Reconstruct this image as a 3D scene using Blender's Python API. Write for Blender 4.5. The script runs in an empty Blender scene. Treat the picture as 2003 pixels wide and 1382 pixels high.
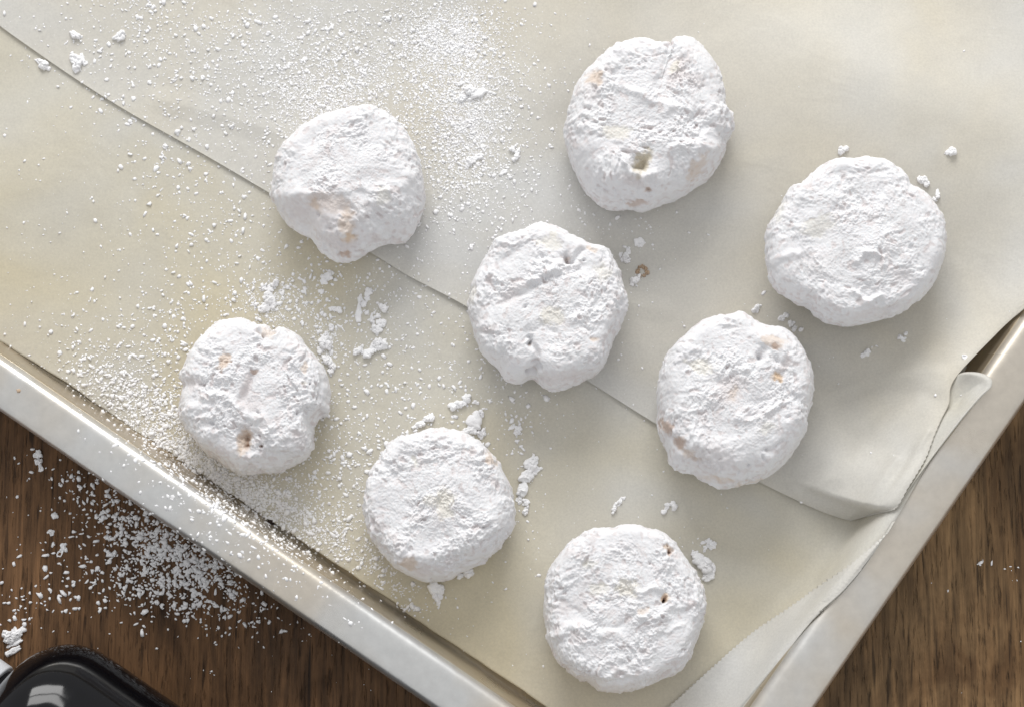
import bpy, math, random
import numpy as np
from mathutils import Vector, Euler
from mathutils.bvhtree import BVHTree

# ------------------------------------------------------------------ camera, light
SC = bpy.context.scene
COL = SC.collection
TILT = math.radians(8.0)
DIST = 0.55
FPX = 3672.0                      # focal length in photograph pixels (2003 px wide)
CT, ST = math.cos(TILT), math.sin(TILT)
cam = bpy.data.cameras.new('camera')
cam.sensor_width = 36.0
cam.lens = 36.0 * FPX / 2003.0
cam.clip_start = 0.02
cam.clip_end = 50.0
camo = bpy.data.objects.new('camera', cam)
camo.location = (0, -DIST * ST, DIST * CT)
camo.rotation_euler = (TILT, 0, 0)
COL.objects.link(camo)
SC.camera = camo

SC.view_settings.view_transform = 'Standard'
SC.view_settings.look = 'None'
SC.view_settings.gamma = 1.0
SC.view_settings.exposure = 0.15

world = bpy.data.worlds.new('World')
SC.world = world
world.use_nodes = True
bg = world.node_tree.nodes['Background']
bg.inputs['Color'].default_value = (0.98, 0.985, 1.0, 1)
bg.inputs['Strength'].default_value = 0.62


def window_light(name, loc, target, sx, sy, watts, color):
    l = bpy.data.lights.new(name, 'AREA')
    l.shape = 'RECTANGLE'
    l.size = sx
    l.size_y = sy
    l.energy = watts
    l.color = color
    o = bpy.data.objects.new(name, l)
    o.location = loc
    o.rotation_euler = (Vector(target) - Vector(loc)).to_track_quat('-Z', 'Y').to_euler()
    COL.objects.link(o)
    return o


# the kitchen window beyond the top edge of the picture: lower and upper pane
window_light('window_pane_light', (-0.12, 1.58, 0.74), (0, 0, 0), 1.15, 0.36, 14.0, (1.0, 0.99, 0.975))
window_light('window_pane_light.001', (-0.12, 1.50, 1.16), (0, 0, 0), 1.15, 0.36, 13.0, (1.0, 0.99, 0.975))


# ------------------------------------------------------------------ helpers
def P(px, py, z=0.0):
    """point of the photograph -> point of the place on the level z"""
    dx, dy, dz = (px - 1001.5) / FPX, (691.0 - py) / FPX, -1.0
    d = (dx, CT * dy - ST * dz, ST * dy + CT * dz)
    k = (z - DIST * CT) / d[2]
    return np.array([d[0] * k, -DIST * ST + d[1] * k, z])


def ray(px, py):
    dx, dy, dz = (px - 1001.5) / FPX, (691.0 - py) / FPX, -1.0
    return Vector((dx, CT * dy - ST * dz, ST * dy + CT * dz)).normalized()


PX = DIST / FPX                   # metres per photograph pixel

_pr = np.random.RandomState(7)
_perm = np.tile(_pr.permutation(256), 3)
_gv = _pr.normal(size=(256, 3))
_gv /= np.linalg.norm(_gv, axis=1)[:, None]


def perlin(p):
    i = np.floor(p).astype(np.int64)
    f = p - i
    i &= 255
    u = f * f * f * (f * (f * 6 - 15) + 10)
    out = 0
    for a in (0, 1):
        for b in (0, 1):
            for c in (0, 1):
                h = _perm[_perm[_perm[i[:, 0] + a] + i[:, 1] + b] + i[:, 2] + c]
                g = _gv[h]
                d = (f[:, 0] - a) * g[:, 0] + (f[:, 1] - b) * g[:, 1] + (f[:, 2] - c) * g[:, 2]
                w = (u[:, 0] if a else 1 - u[:, 0]) * (u[:, 1] if b else 1 - u[:, 1]) * (u[:, 2] if c else 1 - u[:, 2])
                out = out + d * w
    return out * 1.5


def fbm(p, octs=4, gain=0.5):
    o, a, s = 0, 1.0, 1.0
    for k in range(octs):
        o = o + a * perlin(p * s + 17.3 * k)
        a *= gain
        s *= 2.03
    return o


def sstep(a, b, x):
    t = np.clip((x - a) / (b - a), 0, 1)
    return t * t * (3 - 2 * t)


def mesh_np(name, verts, faces, mat=None, parent=None, smooth=True, tri=False):
    me = bpy.data.meshes.new(name)
    verts = np.asarray(verts, dtype=np.float32)
    faces = np.asarray(faces, dtype=np.int32)
    n = faces.shape[1]
    me.vertices.add(len(verts))
    me.vertices.foreach_set('co', verts.ravel())
    me.loops.add(faces.size)
    me.loops.foreach_set('vertex_index', faces.ravel())
    me.polygons.add(len(faces))
    me.polygons.foreach_set('loop_start', np.arange(0, faces.size, n, dtype=np.int32))
    me.polygons.foreach_set('loop_total', np.full(len(faces), n, dtype=np.int32))
    me.polygons.foreach_set('use_smooth', np.full(len(faces), smooth, dtype=bool))
    me.update(calc_edges=True)
    me.validate()
    if mat:
        me.materials.append(mat)
    o = bpy.data.objects.new(name, me)
    COL.objects.link(o)
    if parent:
        o.parent = parent
    return o


def grid_faces(nu, nv, wrap_u=False):
    r = np.arange(nu if wrap_u else nu - 1)
    c = np.arange(nv - 1)
    R, Cc = np.meshgrid(r, c, indexing='ij')
    R2 = (R + 1) % nu
    return np.stack([R * nv + Cc, R2 * nv + Cc, R2 * nv + Cc + 1, R * nv + Cc + 1], -1).reshape(-1, 4)


def tag(o, label=None, cat=None, group=None, kind=None):
    if label:
        o['label'] = label
    if cat:
        o['category'] = cat
    if group:
        o['group'] = group
    if kind:
        o['kind'] = kind
    return o


def empty(name, loc):
    o = bpy.data.objects.new(name, None)
    o.empty_display_size = 0.01
    o.location = loc
    COL.objects.link(o)
    return o


def catmull(pts, n_per):
    pts = np.asarray(pts, float)
    out = []
    for i in range(len(pts) - 1):
        p0 = pts[max(i - 1, 0)]
        p1, p2 = pts[i], pts[i + 1]
        p3 = pts[min(i + 2, len(pts) - 1)]
        t = np.linspace(0, 1, n_per, endpoint=False)[:, None]
        out.append(0.5 * ((2 * p1) + (p2 - p0) * t + (2 * p0 - 5 * p1 + 4 * p2 - p3) * t ** 2 + (3 * p1 - p0 - 3 * p2 + p3) * t ** 3))
    out.append(pts[-1:])
    return np.concatenate(out)


def resample(poly, n=None, params=None):
    d = np.r_[0, np.cumsum(np.linalg.norm(np.diff(poly, axis=0), axis=1))]
    if params is None:
        params = np.linspace(0, 1, n)
    t = params * d[-1]
    return np.stack([np.interp(t, d, poly[:, k]) for k in range(poly.shape[1])], -1)


def seg_dist(px, py, line):
    best = np.full(px.shape, 1e9)
    for (x0, y0), (x1, y1) in zip(line[:-1], line[1:]):
        dx, dy = x1 - x0, y1 - y0
        L = dx * dx + dy * dy
        tt = np.clip(((px - x0) * dx + (py - y0) * dy) / L, 0, 1)
        best = np.minimum(best, np.hypot(px - x0 - tt * dx, py - y0 - tt * dy))
    return best


def to_px(V):
    """world -> photograph pixel (used only to look up the traced marks)"""
    x, y, z = V[:, 0], V[:, 1] + DIST * ST, V[:, 2] - DIST * CT
    yc = CT * y + ST * z
    zc = -ST * y + CT * z
    return 1001.5 + FPX * x / -zc, 691.0 - FPX * yc / -zc


# ------------------------------------------------------------------ materials
class NT:
    def __init__(self, name):
        self.m = bpy.data.materials.new(name)
        self.m.use_nodes = True
        self.t = self.m.node_tree
        self.b = self.t.nodes['Principled BSDF']
        self.out = self.t.nodes['Material Output']

    def n(self, kind, **kw):
        nd = self.t.nodes.new(kind)
        for k, v in kw.items():
            if k.startswith('i_'):
                key = k[2:].replace('_', ' ')
                nd.inputs[key].default_value = v
            else:
                setattr(nd, k, v)
        return nd

    def l(self, a, b):
        self.t.links.new(a, b)

    def coords(self, scale=(1, 1, 1), rot=(0, 0, 0)):
        tc = self.n('ShaderNodeTexCoord')
        mp = self.n('ShaderNodeMapping')
        mp.inputs['Scale'].default_value = scale
        mp.inputs['Rotation'].default_value = rot
        self.l(tc.outputs['Object'], mp.inputs['Vector'])
        return mp.outputs['Vector']

    def noise(self, vec, scale, detail=4, rough=0.5, dist=0.0):
        nd = self.n('ShaderNodeTexNoise')
        nd.inputs['Scale'].default_value = scale
        nd.inputs['Detail'].default_value = detail
        nd.inputs['Roughness'].default_value = rough
        nd.inputs['Distortion'].default_value = dist
        self.l(vec, nd.inputs['Vector'])
        return nd.outputs['Fac']

    def ramp(self, fac, stops):
        nd = self.n('ShaderNodeValToRGB')
        e = nd.color_ramp.elements
        while len(e) < len(stops):
            e.new(0.5)
        for el, (p, c) in zip(e, stops):
            el.position = p
            el.color = (c, c, c, 1) if not hasattr(c, '__len__') else (*c, 1)
        self.l(fac, nd.inputs['Fac'])
        return nd.outputs['Color']

    def mix(self, fac, a, b, mode='MIX'):
        nd = self.n('ShaderNodeMix', data_type='RGBA', blend_type=mode)
        for s, v in ((0, fac), (6, a), (7, b)):
            if hasattr(v, 'is_linked') or hasattr(v, 'links'):
                self.l(v, nd.inputs[s])
            elif s == 0:
                nd.inputs[s].default_value = v
            else:
                nd.inputs[s].default_value = (*v, 1) if len(v) == 3 else v
        return nd.outputs[2]

    def bump(self, h, strength, dist, prev=None):
        nd = self.n('ShaderNodeBump')
        nd.inputs['Strength'].default_value = strength
        nd.inputs['Distance'].default_value = dist
        self.l(h, nd.inputs['Height'])
        if prev:
            self.l(prev, nd.inputs['Normal'])
        return nd.outputs['Normal']


def mat_powder(name, attr=False, base=(0.86, 0.865, 0.885)):
    k = NT(name)
    v = k.coords()
    n1 = k.noise(v, 900, 3, 0.6)
    n2 = k.noise(v, 3200, 2, 0.6)
    col = k.mix(k.ramp(k.noise(v, 260, 3), [(0.35, 0), (0.7, 1)]), base, (base[0] * .965, base[1] * .955, base[2] * .96))
    if attr:
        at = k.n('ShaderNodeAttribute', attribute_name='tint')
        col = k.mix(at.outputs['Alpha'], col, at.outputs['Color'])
    k.l(col, k.b.inputs['Base Color'])
    k.b.inputs['Roughness'].default_value = 0.95
    k.b.inputs['Specular IOR Level'].default_value = 0.15
    b = k.bump(n1, 0.5, 0.0003)
    b = k.bump(n2, 0.4, 0.00012, b)
    k.b.inputs['Subsurface Weight'].default_value = 0.22 if attr else 0.0
    k.b.inputs['Subsurface Radius'].default_value = (1.0, 0.9, 0.85)
    k.b.inputs['Subsurface Scale'].default_value = 0.0008
    k.l(b, k.b.inputs['Normal'])
    return k.m


def mat_paper(name, cool, warm, seed):
    k = NT(name)
    v = k.coords()
    mp = k.n('ShaderNodeMapping')
    mp.inputs['Location'].default_value = (seed, seed * 2.3, 0)
    k.l(v, mp.inputs['Vector'])
    v2 = mp.outputs['Vector']
    big = k.ramp(k.noise(v2, 11, 3, 0.55, 0.4), [(0.36, 0), (0.64, 1)])
    col = k.mix(big, cool, warm)
    fib = k.ramp(k.noise(v, 1500, 3, 0.7), [(0.3, 0.0), (0.7, 1.0)])
    col = k.mix(fib, col, (0.88, 0.88, 0.88), 'MULTIPLY')
    mot = k.ramp(k.noise(v, 120, 4, 0.6), [(0.3, 0.0), (0.75, 1.0)])
    col = k.mix(mot, col, (0.955, 0.955, 0.96), 'MULTIPLY')
    k.l(col, k.b.inputs['Base Color'])
    k.b.inputs['Roughness'].default_value = 0.5
    k.b.inputs['Specular IOR Level'].default_value = 0.35
    b = k.bump(k.noise(v, 700, 3, 0.6), 0.25, 0.0001)
    b = k.bump(k.noise(v, 45, 3, 0.6, 0.8), 0.35, 0.0014, b)
    k.l(b, k.b.inputs['Normal'])
    # a little light comes through the sheet
    tr = k.n('ShaderNodeBsdfTranslucent')
    k.l(col, tr.inputs['Color'])
    ms = k.n('ShaderNodeMixShader')
    ms.inputs['Fac'].default_value = 0.28
    k.l(k.b.outputs['BSDF'], ms.inputs[1])
    k.l(tr.outputs['BSDF'], ms.inputs[2])
    tp = k.n('ShaderNodeBsdfTransparent')
    m2 = k.n('ShaderNodeMixShader')
    m2.inputs['Fac'].default_value = 0.13
    k.l(ms.outputs['Shader'], m2.inputs[1])
    k.l(tp.outputs['BSDF'], m2.inputs[2])
    k.l(m2.outputs['Shader'], k.out.inputs['Surface'])
    return k.m


def mat_metal(name='aged_aluminium', ca=(0.70, 0.70, 0.685), cb=(0.70, 0.64, 0.55)):
    k = NT(name)
    v = k.coords()
    st = k.ramp(k.noise(v, 24, 3, 0.5, 0.2), [(0.42, 0), (0.62, 1)])
    col = k.mix(st, ca, cb)
    sp = k.ramp(k.noise(v, 330, 4, 0.65), [(0.3, 0), (0.75, 1)])
    col = k.mix(sp, col, (0.88, 0.88, 0.88), 'MULTIPLY')
    k.l(col, k.b.inputs['Base Color'])
    k.b.inputs['Metallic'].default_value = 0.8
    r = k.ramp(k.noise(v, 60, 4, 0.6), [(0.3, 0.24), (0.7, 0.40)])
    k.l(r, k.b.inputs['Roughness'])
    b = k.bump(k.noise(v, 160, 3, 0.6), 0.12, 0.0006)
    b = k.bump(k.noise(v, 1500, 2, 0.6), 0.12, 0.0001, b)
    k.l(b, k.b.inputs['Normal'])
    return k.m


def mat_wood():
    k = NT('dark_walnut')
    vl = k.coords((1, 0.10, 1), (0, 0, math.radians(-3)))
    vm = k.coords((1, 0.035, 1), (0, 0, math.radians(-3)))
    v = k.coords()
    blot = k.ramp(k.noise(k.coords((1, 0.55, 1)), 26, 5, 0.65, 0.8), [(0.36, 0), (0.62, 1)])
    # sheen at the right and tray shade at the left, put into the colour
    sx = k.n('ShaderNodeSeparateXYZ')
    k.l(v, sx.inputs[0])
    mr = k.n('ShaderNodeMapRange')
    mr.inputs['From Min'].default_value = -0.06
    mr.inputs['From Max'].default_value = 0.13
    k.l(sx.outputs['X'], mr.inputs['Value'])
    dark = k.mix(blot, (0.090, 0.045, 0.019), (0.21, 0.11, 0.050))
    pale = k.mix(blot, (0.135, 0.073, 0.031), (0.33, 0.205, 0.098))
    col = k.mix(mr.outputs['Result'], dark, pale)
    g1 = k.ramp(k.noise(vm, 700, 6, 0.7, 0.6), [(0.3, 0.5), (0.68, 1.25)])
    g0 = k.ramp(k.noise(k.coords((1, 0.09, 1), (0, 0, math.radians(-3))), 120, 5, 0.65, 2.2), [(0.32, 0.55), (0.66, 1.15)])
    col = k.mix(1.0, col, g0, 'MULTIPLY')
    col = k.mix(1.0, col, g1, 'MULTIPLY')
    # short dark pores running along the grain
    g2 = k.ramp(k.noise(vl, 1150, 3, 0.6, 0.3), [(0.30, 0.42), (0.44, 1.0)])
    col = k.mix(1.0, col, g2, 'MULTIPLY')
    # scratches running across the grain
    for rt, th in ((38, 0.30), (-52, 0.29), (75, 0.28)):
        sv = k.noise(k.coords((1, 0.07, 1), (0, 0, math.radians(rt))), 420, 2, 0.5, 0.4)
        col = k.mix(1.0, col, k.ramp(sv, [(th - 0.02, 0.35), (th + 0.03, 1.0)]), 'MULTIPLY')
    # a dark mineral streak
    wv = k.noise(k.coords((1, 0.15, 1)), 26, 3, 0.5, 1.0)
    s = k.ramp(wv, [(0.60, 1.0), (0.70, 0.45)])
    col = k.mix(1.0, col, s, 'MULTIPLY')
    k.l(col, k.b.inputs['Base Color'])
    r = k.ramp(k.noise(v, 30, 4, 0.6), [(0.3, 0.42), (0.7, 0.6)])
    k.l(r, k.b.inputs['Roughness'])
    k.b.inputs['Specular IOR Level'].default_value = 0.22
    b = k.bump(g2, 0.8, 0.0005)
    b = k.bump(g1, 0.35, 0.0003, b)
    k.l(b, k.b.inputs['Normal'])
    return k.m


def mat_simple(name, col, rough, metal=0.0, spec=0.5, noise_amt=0.0, coat=0.0):
    k = NT(name)
    v = k.coords()
    c = k.mix(k.ramp(k.noise(v, 300, 3), [(0.3, 0), (0.7, 1)]), col, tuple(x * (1 - noise_amt) for x in col))
    k.l(c, k.b.inputs['Base Color'])
    k.b.inputs['Roughness'].default_value = rough
    k.b.inputs['Metallic'].default_value = metal
    k.b.inputs['Specular IOR Level'].default_value = spec
    k.b.inputs['Coat Weight'].default_value = coat
    return k.m


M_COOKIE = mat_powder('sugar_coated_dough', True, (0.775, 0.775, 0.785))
M_SUGAR = mat_powder('icing_sugar', base=(0.88, 0.88, 0.885))
M_PAPER1 = mat_paper('parchment_lower', (0.82, 0.815, 0.785), (0.83, 0.765, 0.59), 3.1)
M_PAPER2 = mat_paper('parchment_upper', (0.85, 0.845, 0.82), (0.86, 0.81, 0.69), 8.4)
M_METAL = mat_metal()
M_WALL = mat_metal('brown_tinted_metal', (0.60, 0.54, 0.44), (0.52, 0.43, 0.31))  # inner wall: browner and darker metal than the rim
M_WOOD = mat_wood()
M_BLACK = mat_simple('black_gloss', (0.003, 0.003, 0.004), 0.09, 0, 0.3, 0.2, 0.0)
M_NECK = mat_simple('black_satin', (0.008, 0.008, 0.009), 0.3, 0, 0.4, 0.2)
M_WHITE = mat_simple('white_cap_plastic', (0.78, 0.80, 0.83), 0.25, 0, 0.4, 0.04)
M_CRUMB = mat_simple('baked_crumb', (0.60, 0.45, 0.32), 0.8, 0, 0.3, 0.5)
M_BURNT = mat_simple('burnt_crumb', (0.035, 0.02, 0.015), 0.6, 0, 0.3, 0.5)

# ------------------------------------------------------------------ table
t = 0.03
xs, ys = 0.75, 0.55
tv, tf = [], []
nx, ny = 61, 45
gx, gy = np.meshgrid(np.linspace(-xs, xs, nx), np.linspace(-ys, ys, ny), indexing='ij')
gz = 0.00015 * perlin(np.stack([gx.ravel() * 30, gy.ravel() * 8, gx.ravel() * 0], -1)).reshape(gx.shape) - 0.0002
V = np.stack([gx, gy, gz], -1).reshape(-1, 3)
F = grid_faces(nx, ny)
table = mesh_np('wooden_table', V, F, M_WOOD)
sm = table.modifiers.new('slab', 'SOLIDIFY')
sm.thickness = 0.03
sm.offset = -1
tag(table, 'dark brown walnut tabletop with fine dark pores under the baking sheet', 'table')

# ------------------------------------------------------------------ baking sheet
ZR = 0.024
a, b = P(0, 802, ZR), P(845, 1382, ZR)
c, e = P(1595, 1382, ZR), P(2003, 790, ZR)
EU = (a - b)[:2] / np.linalg.norm((a - b)[:2])       # along the front-left rim, away from the corner
EV = (e - c)[:2] / np.linalg.norm((e - c)[:2])       # along the right rim, away from the corner
A = np.stack([EU, -EV], -1)
s_ = np.linalg.solve(A, c[:2] - b[:2])
CORNER = b[:2] + EU * s_[0]
SINA = abs(EU[0] * EV[1] - EU[1] * EV[0])
LU, LV = 0.455, 0.33
# outer edge -> inside: distance and height of the pressed rim, the wall and the floor
PROFILE = [(0.0022, 0.0172), (0.0009, 0.0180), (0.0001, 0.0195), (0.0, 0.0210), (0.0007, 0.0224), (0.0022, 0.0232),
           (0.0055, 0.0237), (0.0085, 0.02395), (0.0100, 0.0239), (0.0111, 0.0235), (0.0119, 0.0227), (0.0125, 0.0216),
           (0.0129, 0.0202), (0.0134, 0.0160), (0.0140, 0.0100), (0.0146, 0.0045), (0.0151, 0.0027), (0.0160, 0.0017), (0.0175, 0.0013)]
pd = np.array([p[0] for p in PROFILE])
pz = np.array([p[1] for p in PROFILE])


def uv_of(x, y):
    """distances of a point from the outer line of the right rim (u) and of the front-left rim (v)"""
    rx, ry = x - CORNER[0], y - CORNER[1]
    det = EU[0] * EV[1] - EU[1] * EV[0]
    u = (rx * EV[1] - ry * EV[0]) / det
    v = (EU[0] * ry - EU[1] * rx) / det
    return u * SINA, v * SINA


def tray_z(x, y):
    u, v = uv_of(x, y)
    d = np.minimum(u / 1.12, v)
    o = np.argsort(pd[3:])
    return np.interp(d, pd[3:][o], pz[3:][o])


def rounded_path(inset, n=14):
    pts = []
    R = 0.026
    r = max(R - inset, 0.004)
    for (su, sv, a0) in ((0, 0, 0), (0, 1, 1), (1, 1, 2), (1, 0, 3)):
        cu = (inset * 1.12 + r) if su == 0 else LU - inset - r
        cv = (inset + r) if sv == 0 else LV - inset - r
        for k in range(n + 1):
            ang = math.pi / 2 * k / n + {0: -math.pi, 1: math.pi / 2, 2: 0, 3: -math.pi / 2}[a0] * 1.0
            if a0 == 0:
                ang = -math.pi / 2 - math.pi / 2 * k / n
            elif a0 == 1:
                ang = math.pi - math.pi / 2 * k / n
            elif a0 == 2:
                ang = math.pi / 2 - math.pi / 2 * k / n
            else:
                ang = 0 - math.pi / 2 * k / n
            pts.append((cu + r * math.cos(ang), cv + r * math.sin(ang)))
    # long straights get extra points so the hand-worn waviness shows
    out = []
    m = len(pts)
    for i in range(m):
        p, q = np.array(pts[i]), np.array(pts[(i + 1) % m])
        L = 60 if (i % (n + 1)) == n else 1
        for j in range(L):
            out.append(p + (q - p) * j / L)
    uv = np.array(out) / SINA * 1.0
    return CORNER + uv[:, :1] * EU + uv[:, 1:] * EV


def sweep(name, prof, mat, parent, thick):
    rings = []
    for (d, z) in prof:
        xy = rounded_path(d)
        zz = z + 0.00025 * perlin(np.c_[xy * 16, np.full(len(xy), 3.3)]) * (1 if z > 0.01 else 0)
        rings.append(np.c_[xy, zz])
    n = len(rings[0])
    V = np.stack(rings, 1).reshape(-1, 3)
    o = mesh_np(name, V, grid_faces(n, len(prof), True), mat, parent)
    s = o.modifiers.new('sheet', 'SOLIDIFY')
    s.thickness = thick
    s.offset = 0
    return o


def spline_profile(pr, n):
    return [tuple(q) for q in catmull(pr, n)]


tray = empty('baking_sheet', (CORNER[0], CORNER[1], 0))
tag(tray, 'aged silver metal baking sheet with a wide flat rim, lined with parchment', 'baking sheet')


def child_fix(o, parent):
    o.parent = parent
    o.matrix_parent_inverse = parent.matrix_basis.inverted()


bpy.context.view_layer.update()
tray_objs = []
for nm, pr in (('rim', spline_profile(PROFILE[:12], 4)), ('side_wall', spline_profile(PROFILE[11:], 3))):
    o = sweep(nm, pr, M_METAL if nm == 'rim' else M_WALL, None, 0.0005)
    o.parent = tray
    o.matrix_parent_inverse = Vector((0, 0, 0)) and o.matrix_parent_inverse
    from mathutils import Matrix
    o.matrix_parent_inverse = Matrix.Translation(-Vector(tray.location))
    tray_objs.append(o)
# floor of the pan
ring = rounded_path(0.0174)
cen = ring.mean(0)
ks = np.linspace(1, 0, 26)
V = np.stack([np.c_[cen + (ring - cen) * k, np.full(len(ring), 0.0013)] for k in ks], 1)
V[:, :, 2] += 0.00015 * perlin(np.c_[V[:, :, :2].reshape(-1, 2) * 20, np.zeros(V.shape[0] * V.shape[1])]).reshape(V.shape[:2]) * (1 - ks[None, :] ** 8)
o = mesh_np('pan_floor', V.reshape(-1, 3), grid_faces(len(ring), 26, True), M_METAL)
o.parent = tray
o.matrix_parent_inverse = Matrix.Translation(-Vector(tray.location))
sm = o.modifiers.new('sheet', 'SOLIDIFY'); sm.thickness = 0.0006; sm.offset = -1
tray_objs.append(o)


# ------------------------------------------------------------------ parchment
def blob(x, y, px, py, sx, sy, ang):
    """soft hump in the sheet, centred where the photograph shows it; size in photograph pixels"""
    q = P(px, py, 0.003)
    ca, sa = math.cos(math.radians(-ang)), math.sin(math.radians(-ang))
    dx, dy = (x - q[0]) / PX, (y - q[1]) / PX
    u = dx * ca + dy * sa
    v = -dx * sa + dy * ca
    return np.exp(-0.5 * ((u / sx) ** 2 + (v / sy) ** 2))


def h1(x, y):
    p = np.stack([x * 14, y * 14, x * 0 + 1.7], -1)
    h = 0.0030 + 0.0015 * perlin(p) + 0.0006 * perlin(p * 2.3 + 5) + 0.00012 * perlin(p * 8 + 5)
    h = h + 0.0016 * blob(x, y, 60, 330, 160, 90, -30)
    h = h + 0.0012 * blob(x, y, 1020, 1150, 80, 200, -60)
    h = h - 0.0010 * blob(x, y, 1480, 1130, 120, 70, -50)
    return np.maximum(h, 0.0016)


def lens_edge(px_pts, zs, n_per=24):
    pts = np.array([P(px, py, z) for (px, py), z in zip(px_pts, zs)])
    return catmull(pts, n_per)


def paper_sheet(name, bottom, right, zfun, mat, nu, nv, parent):
    """bottom: polyline starting at the corner and running to the upper left; right: from the corner to the upper right"""
    B = resample(bottom, nu)
    R = resample(right, nv)
    Cn = B[0]
    X = B[:, None, 0] + R[None, :, 0] - Cn[0]
    Y = B[:, None, 1] + R[None, :, 1] - Cn[1]
    S = np.r_[0, np.cumsum(np.linalg.norm(np.diff(B[:, :2], axis=0), axis=1))][:, None] + 0 * X
    T = np.r_[0, np.cumsum(np.linalg.norm(np.diff(R[:, :2], axis=0), axis=1))][None, :] + 0 * X
    RZ = R[None, :, 2] + 0 * X
    Z = zfun(X.ravel(), Y.ravel(), S.ravel(), T.ravel(), RZ.ravel())
    V = np.stack([X.ravel(), Y.ravel(), Z], -1)
    o = mesh_np(name, V, grid_faces(nu, nv)[:, ::-1], mat, parent)
    return o, V


def extend(pts, z, far_px):
    return pts


def z_paper1(x, y, s, t, rz):
    z = h1(x, y)
    u, v = uv_of(x, y)
    w = sstep(0.030, 0.0135, u)
    z = np.maximum(z, tray_z(x, y) + 0.0004)
    # towards the right wall the sheet leaves the floor before it meets the metal and climbs it
    z = z + (rz - z) * np.exp(-(s / 0.0042) ** 1.6) * (rz > z)
    z = np.maximum(z, tray_z(x, y) + 0.0009 * sstep(0.0225, 0.017, u) + 0.0003)
    return z


paper1 = empty('parchment_paper', (0, 0, 0.0015))
tag(paper1, 'lower sheet of cream parchment reaching the front-left rim, with a folded serrated edge', 'parchment paper')
PB = [(1316, 1528), (1235, 1492), (1130, 1424), (1070, 1382), (900, 1268), (798, 1199), (758, 1169), (640, 1090), (480, 984), (350, 896), (234, 820), (120, 742), (0, 667), (-150, 560), (-420, 380), (-700, 190)]
PR = [(1316, 1528), (1385, 1462), (1453, 1381), (1520, 1296), (1583, 1216), (1652, 1151), (1703, 1086), (1744, 1024), (1790, 935), (1830, 860), (1862, 790), (1884, 735), (1892, 715)]
PRZ = [0.004, 0.008, 0.0145, 0.0195, 0.0222, 0.0240, 0.0240, 0.0225, 0.018, 0.014, 0.010, 0.008, 0.007]
pbot = lens_edge(PB, [0.003] * len(PB))
pbot[:, 2] = 0.003
pright = lens_edge(PR, PRZ)
pright[0, :2] = pbot[0, :2]
# small unevenness of the cut edge by the wall
j = 0.00035 * perlin(np.c_[pbot[:, :2] * 160, np.zeros(len(pbot))])
pbot[2:, :2] += (j[2:, None]) * EV
sheet1, V1 = paper_sheet('sheet', pbot, pright, z_paper1, M_PAPER1, 380, 260, paper1)
sheet1.matrix_parent_inverse = Matrix.Translation(-Vector(paper1.location))
bvh_p1 = BVHTree.FromPolygons([tuple(v) for v in V1], [tuple(f) for f in grid_faces(380, 260)])


def surf(bvh, x, y, default):
    h = bvh.ray_cast(Vector((x, y, 0.2)), Vector((0, 0, -1)))
    return h[0].z if h[0] else default


# the serrated edge folded back over the sheet (its own outline, lying on the sheet)
FO = [(1453, 1383), (1522, 1298), (1585, 1217), (1654, 1152), (1705, 1087), (1745, 1020)]
FI = [(1306, 1383), (1392, 1305), (1470, 1237), (1560, 1172), (1640, 1106), (1700, 1052), (1738, 1020)]
FOe = [(1376, 1476)] + FO
FIe = [(1222, 1458)] + FI
fo = resample(lens_edge(FOe, [0.010, 0.0149, 0.0200, 0.0229, 0.0247, 0.0250, 0.0250]), 340)
fi_px = resample(catmull(np.array(FIe, float), 30), 340)
NR = 26
rows = []
Ls = np.r_[0, np.cumsum(np.linalg.norm(np.diff(fi_px, axis=0), axis=1))]
for i in range(340):
    ph = (Ls[i] / 9.5) % 1.0
    tooth = 1.8 * (1 - abs(2 * ph - 1) * 2) * (0.6 + 0.6 * random.random())
    q = P(fi_px[i, 0] + tooth * 0.6, fi_px[i, 1] - tooth * 0.8 * -1, 0.004)
    row = []
    for k in range(NR):
        f = k / (NR - 1)
        p = fo[i] * (1 - f) + q * f
        base = surf(bvh_p1, p[0], p[1], 0.004)
        gap = 0.0004 + 0.0012 * math.sin(math.pi * min(1, f * 1.0)) ** 2 * 0.5 + 0.0006 * f ** 3
        z = max(base + gap, fo[i][2] * (1 - f) ** 6 + 0.0 if f < 0.25 else 0)
        row.append((p[0], p[1], z))
    rows.append(row)
V = np.array(rows).reshape(-1, 3)
flap = mesh_np('folded_edge', V, grid_faces(340, NR), M_PAPER2)
flap.parent = paper1
flap.matrix_parent_inverse = Matrix.Translation(-Vector(paper1.location))
flap['label'] = 'paler strip folded back, with a finely serrated edge'


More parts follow.
